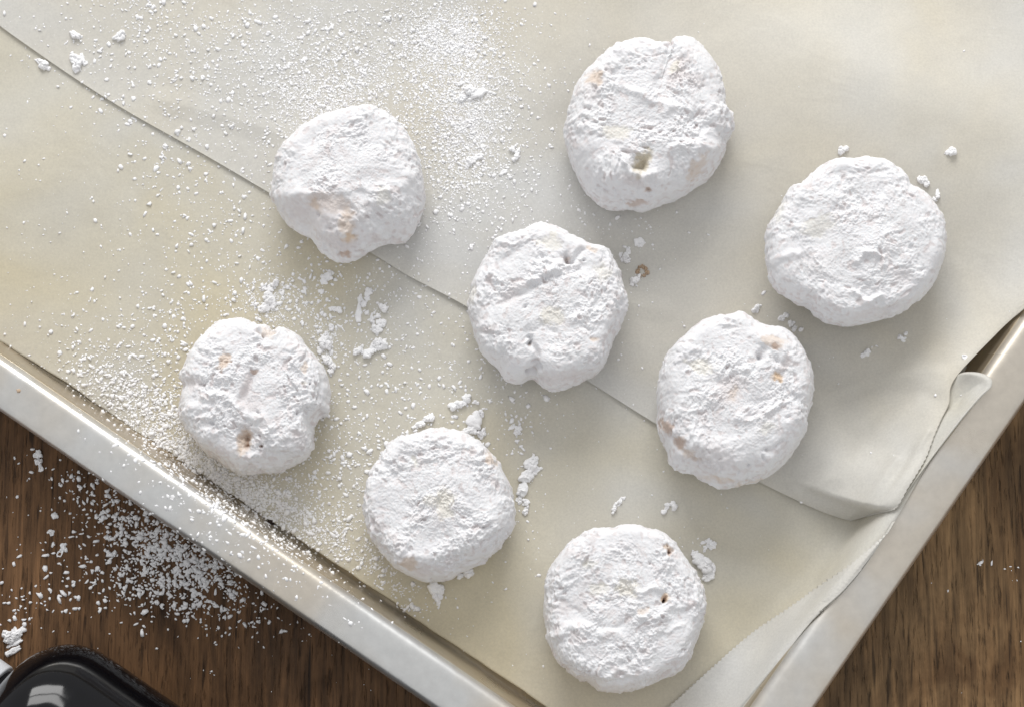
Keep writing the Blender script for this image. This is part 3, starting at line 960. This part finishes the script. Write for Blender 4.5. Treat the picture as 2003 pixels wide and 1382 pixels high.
cookie_objs = []
for ck in COOKIES:
    op = np.array([(ck['org'][0] + x * ck['sc'], ck['org'][1] + y * ck['sc']) for x, y in ck['pts']])
    cpx = op.mean(0)
    zs = []
    for f in (0.2, 0.6, 0.85):
        for p in op[::4]:
            q = cpx + (p - cpx) * f
            w = P(q[0], q[1], 0.004)
            zs.append(ground_z(w[0], w[1]))
    zb = float(np.percentile(zs, 80)) - 0.0002
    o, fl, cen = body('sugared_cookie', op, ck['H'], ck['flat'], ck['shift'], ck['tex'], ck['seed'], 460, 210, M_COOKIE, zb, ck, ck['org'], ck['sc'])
    # origin at the base of the cookie
    off = Vector((cen[0], cen[1], zb))
    o.data.transform(Matrix.Translation(-off))
    o.location = off
    tag(o, ck['label'], 'cookie', 'powdered sugar cookies on the baking sheet')
    ck['fl'] = fl
    cookie_objs.append(o)


# ------------------------------------------------------------------ clumps of sugar one can pick out
def ell(cx, cy, rx, ry, ang, n=22, rough=0.22, rnd=None):
    out = []
    ca, sa = math.cos(math.radians(ang)), math.sin(math.radians(ang))
    ph = [rnd.uniform(0, 6.28) for _ in range(4)]
    for k in range(n):
        t_ = 2 * math.pi * k / n
        m = 1 + rough * (0.5 * math.sin(2 * t_ + ph[0]) + 0.6 * math.sin(3 * t_ + ph[1]) + 0.5 * math.sin(5 * t_ + ph[2])) + rnd.uniform(-.5, .5) * rough
        x, y = rx * m * math.cos(t_), ry * m * math.sin(t_)
        out.append((cx + x * ca - y * sa, cy + x * sa + y * ca))
    return out


CLUMPS = [
    ('flaky sugar clump on the upper sheet near its left edge, lower of two', [(150,122,10,16,-10),(160,114,6,8,0),(143,112,5,7,0),(165,124,5,5,0),(152,138,5,5,0)]),
    ('small wedge of sugar near the top left corner of the sheets', [(147,69,10,6,35),(156,74,5,4,0)]),
    ('sugar flake on the lower sheet just past the overlap edge, top left', [(84,126,9,8,30),(92,133,6,5,0),(75,121,4,4,0)]),
    ('pale squarish sugar flake among fine specks at the top left', [(233,72,11,9,-20),(241,66,5,5,0)]),
    ('lone hooked sugar clump just below the tall cookie', [(641,541,9,8,-20),(633,550,7,6,30),(646,534,6,4,0)]),
    ('long upright sugar piece in the cluster between left and central cookies', [(701,613,6,18,8),(705,586,5,9,0),(712,595,4,5,0),(720,572,6,8,10),(718,583,6,5,0)]),
    ('sugar clump with a toasted cream flat chunk, right of the long upright piece', [(738,645,9,9,20),(745,632,8,10,-20),(750,602,5,7,-20),(744,596,4,4,0),(727,624,5,6,0),(740,618,4,5,0)]),
    ('bone-shaped sugar stick slanting up to the right below that cluster', [(720,690,7,12,40),(733,677,10,9,30),(751,676,8,8,0),(740,668,8,6,0)]),
    ('row of thin sugar slivers left of the slanting stick', [(696,686,3,6,20),(702,684,3,7,10),(708,686,3,7,-10)]),
    ('small dumbbell sugar bit between the left cookie and the cluster', [(651,604,7,3.5,5),(663,606,5,5,0)]),
    ('branching sugar clump touching the right side of the leftmost cookie', [(632,668,8,12,10),(641,676,7,9,-20),(626,684,6,8,0),(640,655,4,7,0),(648,640,4,7,-20)]),
    ('ragged sugar trail along the lower right of the leftmost cookie', [(640,705,9,6,30),(650,716,6,5,40),(646,726,5,5,0),(634,697,4,5,0)]),
    ('soft sugar pile behind the leftmost cookie', [(527,583,12,10,20),(520,600,10,9,0),(534,595,7,9,10),(512,605,6,6,0),(528,566,9,4,0),(538,556,6,6,0)]),
    ('large broken sugar clump behind the grainy front cookie', [(912,778,8,9,20),(887,792,12,7,-20),(900,790,9,8,0),(928,822,17,15,20),(921,840,12,10,0),(938,812,7,8,0),(930,786,4,4,0),(942,848,6,10,25)]),
    ('small sugar clump at the back left edge of the grainy front cookie', [(838,818,11,6,-10),(846,814,5,6,0),(822,828,7,5,-10),(812,833,5,3,0)]),
    ('long ragged sugar flake right of the grainy front cookie', [(1040,905,10,17,25),(1031,930,13,14,30),(1022,955,9,17,20),(1046,918,9,12,10),(1016,975,5,9,15)]),
    ('chip of sugar below the long ragged flake', [(1030,981,7,6,0),(1028,998,4,9,10)]),
    ('branching sugar bits right of the large broken clump', [(1002,834,9,4,-35),(1014,838,7,6,20),(1010,846,5,5,0)]),
    ('leaf-shaped sugar flake with a thin tail below the grainy front cookie', [(852,1150,15,14,0),(855,1165,9,9,10),(858,1178,3,10,8)]),
    ('small sugar lump at the lower right edge of the grainy front cookie', [(917,1120,9,8,-10),(902,1124,7,4,-10)]),
    ('thin curved streak of sugar above the bottom cookie', [(1208,985,4,10,45),(1216,976,4,8,55),(1201,996,3,7,25)]),
    ('broken ring of sugar to the right of the thin streak', [(1304,992,3,7,30),(1308,986,8,3,0),(1316,984,5,4,0),(1320,992,3,7,30),(1298,1000,5,3,-20)]),
    ('snowy sugar mound against the upper right of the bottom cookie', [(1368,1094,14,11,20),(1380,1106,15,14,30),(1392,1116,8,14,0),(1385,1128,12,8,-10),(1360,1082,8,5,0)]),
    ('frilled sugar knob above the snowy mound by the bottom cookie', [(1392,1066,9,8,0),(1379,1072,3,7,25),(1376,1060,4,3,0),(1386,1058,5,4,0)]),
    ('crisp pile of sugar lying on the wood above the black bottle', [(22,1248,14,9,-20),(36,1238,13,7,-35),(44,1232,8,5,-30),(14,1240,7,7,0),(30,1256,15,5,-25),(28,1232,6,5,0)]),
    ('rod of sugar at the lower edge of the pile on the wood', [(28,1271,16,5,-27)]),
    ('ragged upright sugar clump on the wood just outside the left rim', [(74,888,7,9,0),(76,902,6,7,0),(80,916,4,7,10)]),
    ('sugar blob on the wood nearest the left end of the rim scatter', [(108,1008,7,5,10),(100,1040,6,6,0)]),
    ('slanting sugar stick on the wood amid the scattered grains', [(118,1080,12,5,-50),(124,1068,6,5,0)]),
    ('curved sugar crumb behind the rightmost cookie', [(1646,296,5,8,15),(1655,292,5,3,-40)]),
    ('faint flat sugar smudge to the upper right of the rightmost cookie', [(1862,297,8,6,20),(1852,300,5,3,0)]),
    ('loose sugar crumbs against the upper right of the rightmost cookie', [(1806,352,8,7,20),(1812,360,6,5,0),(1798,350,4,4,0)]),
    ('hooked sugar crumb right of the rightmost cookie', [(1834,379,4,9,0),(1828,390,5,4,30)]),
    ('star-shaped sugar chip right of the central cookie, upper', [(1250,471,9,6,-15),(1254,477,7,5,0),(1246,478,5,4,0)]),
    ('cluster of rounded sugar bits beside the central cookie', [(1214,498,4,6,0),(1224,502,5,5,0),(1229,490,4,6,0),(1227,510,5,4,0),(1218,508,4,4,0)]),
    ('forked sugar chip just under the brown crumb ring', [(1241,548,8,5,-20),(1236,555,4,5,0),(1247,545,3,6,20)]),
    ('angular sugar chip between the two rightmost cookies', [(1531,621,9,5,-45),(1537,616,5,4,0)]),
    ('little sugar chip below the angular one, between the rightmost cookies', [(1548,633,5,6,0),(1555,640,4,6,20),(1566,645,4,3,0)]),
    ('sugar crumb at the back right of the browned cookie', [(1478,606,5,7,20),(1484,598,5,3,0)]),
    ('pair of round sugar dots below the rightmost cookie', [(1768,664,6,5,0),(1772,652,4,3,0),(1760,660,3,3,0)]),
    ('faint sugar crumb near the fold on the upper sheet, right half', [(1690,694,8,4,-20),(1697,690,4,5,0)]),
    ('tiny sugar flake on the paper edge above the curl', [(1887,698,5,6,0)]),
    ('curved sliver of sugar right of the dense dusting', [(1012,300,4,10,25),(1003,294,7,3,20),(1008,310,6,3,-30)]),
    ('short straight sugar stick left of the large top cookie', [(984,338,9,3.5,-30)]),
    ('flattened sugar flake at the lower end of the dense dusting', [(922,314,9,7,-20),(932,308,8,5,-30),(916,322,5,5,0),(940,305,5,4,0)]),
    ('soft smeared sugar clump high in the dense dusting', [(935,184,14,7,-25),(922,178,10,8,0),(942,178,7,5,-20),(905,192,8,6,0)]),
]


def project_clump(label, ells, seed):
    rnd = random.Random(seed)
    Vs, Fs, off = [], [], 0
    c0 = None
    for i, (cx, cy, rx, ry, ang) in enumerate(ells):
        h = GB.ray_cast(Vector(camo.location), ray(cx, cy))
        if not h[0]:
            continue
        zb = h[0].z
        if c0 is None:
            c0 = Vector(h[0])
        op = ell(cx, cy, rx, ry, ang, 20, 0.20, rnd)
        H = min(0.0019, max(0.0005, min(rx, ry) * PX * 0.85))
        o, fl, cen = body('tmp', np.array(op), H, 0.55, (0, 0), 1.0, seed * 3.1 + i, 44, 16, None, zb - 0.00012, noise_size=0.42)
        bpy.data.objects.remove(o)
        Vs.append(fl)
        Fs.append(grid_faces(44, 16, True)[:, ::-1] + off)
        off += len(fl)
    V = np.concatenate(Vs)
    V = V - np.array(c0)
    o = mesh_np('sugar_clump', V, np.concatenate(Fs), M_SUGAR)
    o.location = c0
    tag(o, label, 'sugar clump')
    return o


for i, (lb, el_) in enumerate(CLUMPS):
    project_clump(lb, el_, 10 + i)

# brown crumbs
def crumb(label, ells, mat, seed, name='crumb'):
    o = project_clump(label, ells, seed)
    o.name = name
    o.data.name = name
    o.data.materials.clear()
    o.data.materials.append(mat)
    tag(o, label, 'crumb')


ringpts = [(1256 + 9 * math.cos(k), 531 + 9 * math.sin(k), 3.2, 3.2, 0) for k in (0.2, 1.1, 2.0, 2.9, 3.8, 4.7, 5.5)]
crumb('small brown ring of baked crumb on the paper right of the central cookie', ringpts, M_CRUMB, 91)
crumb('tiny brown speck stuck on the left rim near the picture edge', [(37, 763, 4, 4, 0), (39, 766, 2.5, 3, 0)], M_CRUMB, 92)
crumb('dark burnt speck at the foot of the inner wall, below the leftmost cookie', [(532, 1023, 6, 3, 30), (526, 1020, 4, 2.5, 0)], M_BURNT, 93)

# ------------------------------------------------------------------ sugar dust
allobjs = ground_objs
cook_v, cook_f, off = [], [], 0
for ck in COOKIES:
    sub = ck['fl'].reshape(460, 210, 3)[::6, ::6]
    n1, n2 = sub.shape[:2]
    cook_v += [tuple(v) for v in sub.reshape(-1, 3)]
    cook_f += [tuple(int(q) + off for q in f) for f in grid_faces(n1, n2, True)]
    off += n1 * n2
CB = BVHTree.FromPolygons(cook_v, cook_f)

rng = np.random.RandomState(42)
# centre x, y, spread along, spread across, angle, count, grain size in photograph pixels
DUST = [
    (720, 130, 150, 75, 0, 5200, 1.45), (870, 70, 60, 50, 0, 3800, 1.25), (650, 185, 75, 55, 0, 2800, 1.5), (905, 215, 50, 75, 10, 4000, 1.35),
    (885, 320, 75, 60, 0, 2300, 1.55), (960, 260, 80, 80, 0, 1100, 1.4), (882, 82, 42, 34, 0, 11000, 0.9), (925, 240, 30, 50, 10, 7500, 0.9), (915, 175, 50, 20, -20, 3500, 0.9), (620, 195, 50, 30, 0, 3500, 0.9), (720, 130, 150, 80, 0, 8000, 0.8), (527, 590, 26, 22, 0, 1800, 0.9), (640, 668, 16, 26, 0, 1200, 0.9), (560, 70, 140, 60, 0, 800, 1.7), (420, 150, 190, 110, 20, 950, 1.9),
    (250, 50, 100, 50, 0, 170, 2.2), (300, 10, 30, 25, 0, 120, 2.4), (430, 60, 120, 60, 0, 260, 2.0), (330, 110, 90, 60, 0, 160, 2.2), (1000, 400, 130, 70, 10, 420, 1.5), (900, 400, 60, 60, 0, 400, 1.8),
    (1090, 450, 90, 60, 0, 110, 1.5), (1215, 520, 50, 60, 0, 40, 2.0), (180, 60, 40, 60, 60, 40, 2.2), (1000, 120, 90, 100, 0, 260, 1.3),
    (480, 250, 120, 60, 30, 330, 1.8), (1200, 430, 70, 20, 0, 60, 1.6),
    (320, 320, 28, 45, 20, 70, 3.0), (250, 230, 40, 20, 30, 30, 2.6), (420, 400, 110, 65, 30, 330, 2.1), (430, 520, 150, 90, 10, 380, 2.2), (530, 590, 45, 30, 0, 330, 2.2),
    (500, 560, 90, 40, 0, 160, 2.2), (640, 650, 22, 50, -10, 200, 2.3), (620, 600, 70, 50, 0, 130, 2.2), (240, 690, 90, 55, 20, 330, 2.1), (190, 740, 45, 30, 20, 260, 2.0), (290, 740, 60, 60, 20, 280, 2.4),
    (300, 810, 85, 30, 34, 1100, 2.0), (250, 770, 70, 30, 34, 420, 2.0), (345, 850, 60, 30, 34, 900, 1.9), (430, 935, 85, 24, 34, 2600, 1.7), (500, 975, 75, 28, 34, 2100, 1.7), (590, 1010, 90, 38, 34, 1100, 1.9),
    (640, 920, 70, 80, 0, 620, 2.1), (700, 880, 60, 90, 0, 380, 2.2), (680, 1060, 70, 26, 34, 420, 2.0), (770, 1140, 50, 20, 34, 200, 1.8), (730, 770, 120, 90, 0, 380, 2.0),
    (830, 640, 80, 60, 20, 240, 2.1), (720, 610, 50, 60, 0, 120, 2.4), (780, 560, 80, 30, 0, 70, 2.0), (920, 800, 60, 70, 0, 160, 2.2), (960, 760, 80, 40, 0, 90, 1.9),
    (1040, 790, 50, 30, 0, 40, 2.2), (1020, 850, 40, 40, 0, 60, 2.0), (1375, 1065, 25, 16, 0, 26, 1.9), (1035, 1000, 30, 40, 0, 30, 1.7), (760, 820, 60, 60, 0, 140, 2.0), (900, 1150, 120, 30, 0, 22, 1.9),
    (800, 1190, 12, 10, 0, 40, 2.0), (100, 620, 90, 70, 0, 26, 2.0), (150, 420, 120, 110, 0, 40, 2.0), (360, 620, 60, 60, 0, 140, 2.2), (340, 700, 35, 70, 0, 200, 2.1),
    # on the rim
    (440, 1000, 130, 26, 34, 1500, 1.9), (400, 970, 90, 26, 34, 900, 2.0), (330, 915, 75, 28, 34, 330, 2.0), (560, 1100, 90, 22, 34, 420, 1.9), (240, 850, 60, 24, 34, 90, 2.1), (690, 1180, 70, 24, 34, 60, 2.0),
    (480, 1080, 80, 16, 34, 520, 1.8), (300, 860, 80, 10, 34, 90, 1.7), (560, 1060, 80, 9, 34, 200, 1.6), (770, 1250, 40, 15, 34, 18, 1.9),
    # on the wood
    (325, 1085, 62, 50, 20, 900, 2.9), (280, 1060, 60, 60, 34, 420, 3.0), (395, 1120, 60, 34, 34, 700, 2.7), (215, 1030, 60, 60, 10, 150, 2.8), (120, 1060, 60, 60, 0, 80, 2.9), (190, 970, 55, 26, 34, 110, 2.9),
    (260, 1150, 90, 28, 5, 210, 2.9), (400, 1195, 60, 22, 10, 100, 2.7), (80, 920, 50, 40, 10, 26, 2.8), (35, 1195, 30, 26, 0, 46, 2.7), (100, 1170, 60, 16, 0, 50, 2.7), (430, 1250, 60, 30, 0, 20, 2.2), (500, 1180, 40, 24, 0, 40, 2.2),
    (150, 1230, 90, 30, 0, 12, 2.4), (600, 1270, 40, 30, 0, 8, 2.0), (1935, 1105, 22, 6, 10, 12, 1.6), (1900, 1230, 90, 110, 0, 9, 1.5),
    (500, 720, 300, 160, 15, 2600, 0.75), (340, 800, 140, 60, 30, 2200, 0.8), (470, 940, 130, 40, 34, 3500, 0.9), (480, 300, 300, 160, 20, 1800, 0.8), (500, 780, 175, 160, 0, 700, 1.3), (860, 990, 190, 170, 0, 500, 1.2), (1070, 610, 190, 190, 0, 350, 1.1), (680, 370, 180, 180, 0, 900, 1.1),
    # a few everywhere on the sheets
    (900, 600, 560, 380, 0, 420, 1.5), (1650, 700, 160, 100, 0, 26, 1.6),
]
ico_v = []
g_ = (1 + 5 ** .5) / 2
for s1 in (-1, 1):
    for s2 in (-1, 1):
        ico_v += [(0, s1, s2 * g_), (s1, s2 * g_, 0), (s2 * g_, 0, s1)]
ico_v = np.array(ico_v) / math.sqrt(1 + g_ * g_)
ico_f = []
for i in range(12):
    for j_ in range(i + 1, 12):
        for k_ in range(j_ + 1, 12):
            dA = np.linalg.norm(ico_v[i] - ico_v[j_]); dB = np.linalg.norm(ico_v[i] - ico_v[k_]); dC = np.linalg.norm(ico_v[j_] - ico_v[k_])
            if max(dA, dB, dC) < 1.1:
                n_ = np.cross(ico_v[j_] - ico_v[i], ico_v[k_] - ico_v[i])
                ico_f.append((i, j_, k_) if n_ @ ico_v[i] > 0 else (i, k_, j_))
ico_f = np.array(ico_f)
oct_v = np.array([(1, 0, 0), (-1, 0, 0), (0, 1, 0), (0, -1, 0), (0, 0, 1), (0, 0, -1)], float)
oct_f = np.array([(0, 2, 4), (2, 1, 4), (1, 3, 4), (3, 0, 4), (2, 0, 5), (1, 2, 5), (3, 1, 5), (0, 3, 5)])

buckets = {}
o_cam = Vector(camo.location)
for (cx, cy, sx, sy, ang, cnt, size) in DUST:
    ca, sa = math.cos(math.radians(ang)), math.sin(math.radians(ang))
    a_ = rng.normal(0, 1, cnt) * sx
    b_ = rng.normal(0, 1, cnt) * sy
    px = cx + a_ * ca - b_ * sa
    py = cy + a_ * sa + b_ * ca
    # grains gather in small drifts
    nn = perlin(np.stack([px / 26, py / 26, px * 0 + cx], -1))
    keep = rng.rand(cnt) < np.clip(0.75 + nn * 1.3, 0.1, 1)
    big = size * np.exp(rng.normal(0, 0.46, cnt)) * 0.86
    for x_, y_, s_g, kp in zip(px, py, big, keep):
        if not kp or x_ < -40 or x_ > 2040 or y_ < -40 or y_ > 1420:
            continue
        d_ = ray(x_, y_)
        h = GB.ray_cast(o_cam, d_)
        if not h[0]:
            continue
        hc = CB.ray_cast(o_cam, d_)
        if hc[0] and hc[3] < h[3] + 0.001:
            continue
        g = GOWN[h[2]]
        wood_pt = (g == 0)
        if wood_pt and size < 2.15 and not (x_ > 1500 or y_ > 1200):
            continue
        if not wood_pt and size > 2.6 and size != 3.0:
            s_g *= 0.7
        if g in (3,):
            continue
        sg = min(s_g, 5.0) * PX
        up = h[1] if h[1].z > 0 else -h[1]
        key = {0: 'wood', 1: 'rim', 2: 'rim', 4: 'low', 5: 'low', 6: 'up', 7: 'up'}[g]
        buckets.setdefault(key, []).append((h[0].x, h[0].y, h[0].z, sg, up.x, up.y, up.z))

DL = {'wood': 'scatter of coarse icing sugar grains on the dark wood beside the left rim',
      'rim': 'icing sugar dusted over the front-left metal rim',
      'low': 'icing sugar dusted over the lower parchment sheet',
      'up': 'dense drift of icing sugar over the upper parchment sheet'}
for key, lst in buckets.items():
    G = np.array(lst)
    n = len(G)
    nv = len(ico_v)
    use_v, use_f = ico_v, ico_f
    sc3 = G[:, 3][:, None] * np.stack([rng.uniform(0.6, 1.7, n), rng.uniform(0.55, 1.15, n), rng.uniform(0.32, 0.62, n)], -1)
    rot = rng.uniform(0, 6.283, n)
    jit = 1 + rng.uniform(-0.45, 0.45, (n, nv, 1))
    V = use_v[None] * jit * sc3[:, None, :]
    c_, s2_ = np.cos(rot)[:, None], np.sin(rot)[:, None]
    X_ = V[:, :, 0] * c_ - V[:, :, 1] * s2_
    Y_ = V[:, :, 0] * s2_ + V[:, :, 1] * c_
    V = np.stack([X_, Y_, V[:, :, 2]], -1) + G[:, None, :3]
    V += G[:, None, 4:7] * (sc3[:, 2] * 0.45)[:, None, None]
    F = use_f[None] + (np.arange(n) * nv)[:, None, None]
    o = mesh_np('sugar_dust', V.reshape(-1, 3), F.reshape(-1, 3), M_SUGAR, smooth=True)
    tag(o, DL[key], 'icing sugar', kind='stuff')
    print('dust', key, n)


# ------------------------------------------------------------------ black bottle lying on the wood
def lathe(name, prof, mat, parent, n=96):
    """prof: (distance along the axis, radius); the axis is local +X"""
    pr = np.array(prof)
    an = np.linspace(0, 2 * np.pi, n, endpoint=False)
    V = np.stack([np.broadcast_to(pr[None, :, 0], (n, len(pr))), np.cos(an)[:, None] * pr[None, :, 1], np.sin(an)[:, None] * pr[None, :, 1]], -1)
    o = mesh_np(name, V.reshape(-1, 3), grid_faces(n, len(pr), True), mat, parent)
    o.data.flip_normals()
    return o


RB = 0.028
ang = math.atan2(-0.60, 0.80)
# the upper silhouette edge of the body passes through (200,1281) and (340,1376)
e0 = P(205, 1284, RB)
e1 = P(330, 1371, RB)
ax = (e1 - e0)[:2] / np.linalg.norm((e1 - e0)[:2])
nrm = np.array([ax[1], -ax[0]])
if nrm[1] > 0:
    nrm = -nrm
ctr = e0[:2] + nrm * RB * 0.985 - ax * 0.0168
bottle = empty('black_bottle', (ctr[0], ctr[1], RB))
bottle.rotation_euler = (0, 0, math.atan2(ax[1], ax[0]))
tag(bottle, 'glossy black bottle lying on the wood in the bottom left corner', 'bottle')
sh = [(-0.0010, 0.0095), (-0.0006, 0.0125), (0.0004, 0.0165), (0.0020, 0.0200), (0.0048, 0.0235), (0.0084, 0.0260), (0.0128, 0.0275), (0.0180, RB), (0.03, RB), (0.09, RB), (0.15, RB), (0.152, 0.027), (0.153, 0.024), (0.1535, 0.0)]
lathe('body', [tuple(q) for q in catmull(sh, 8)], M_BLACK, bottle)
lathe('neck', [(0.004, 0.0), (0.004, 0.0100), (-0.0024, 0.0100), (-0.0024, 0.0)], M_NECK, bottle)
lathe('cap', [(-0.0025, 0.0), (-0.0025, 0.0108), (-0.0030, 0.0112), (-0.028, 0.0112), (-0.0290, 0.0105), (-0.0292, 0.0)], M_WHITE, bottle)
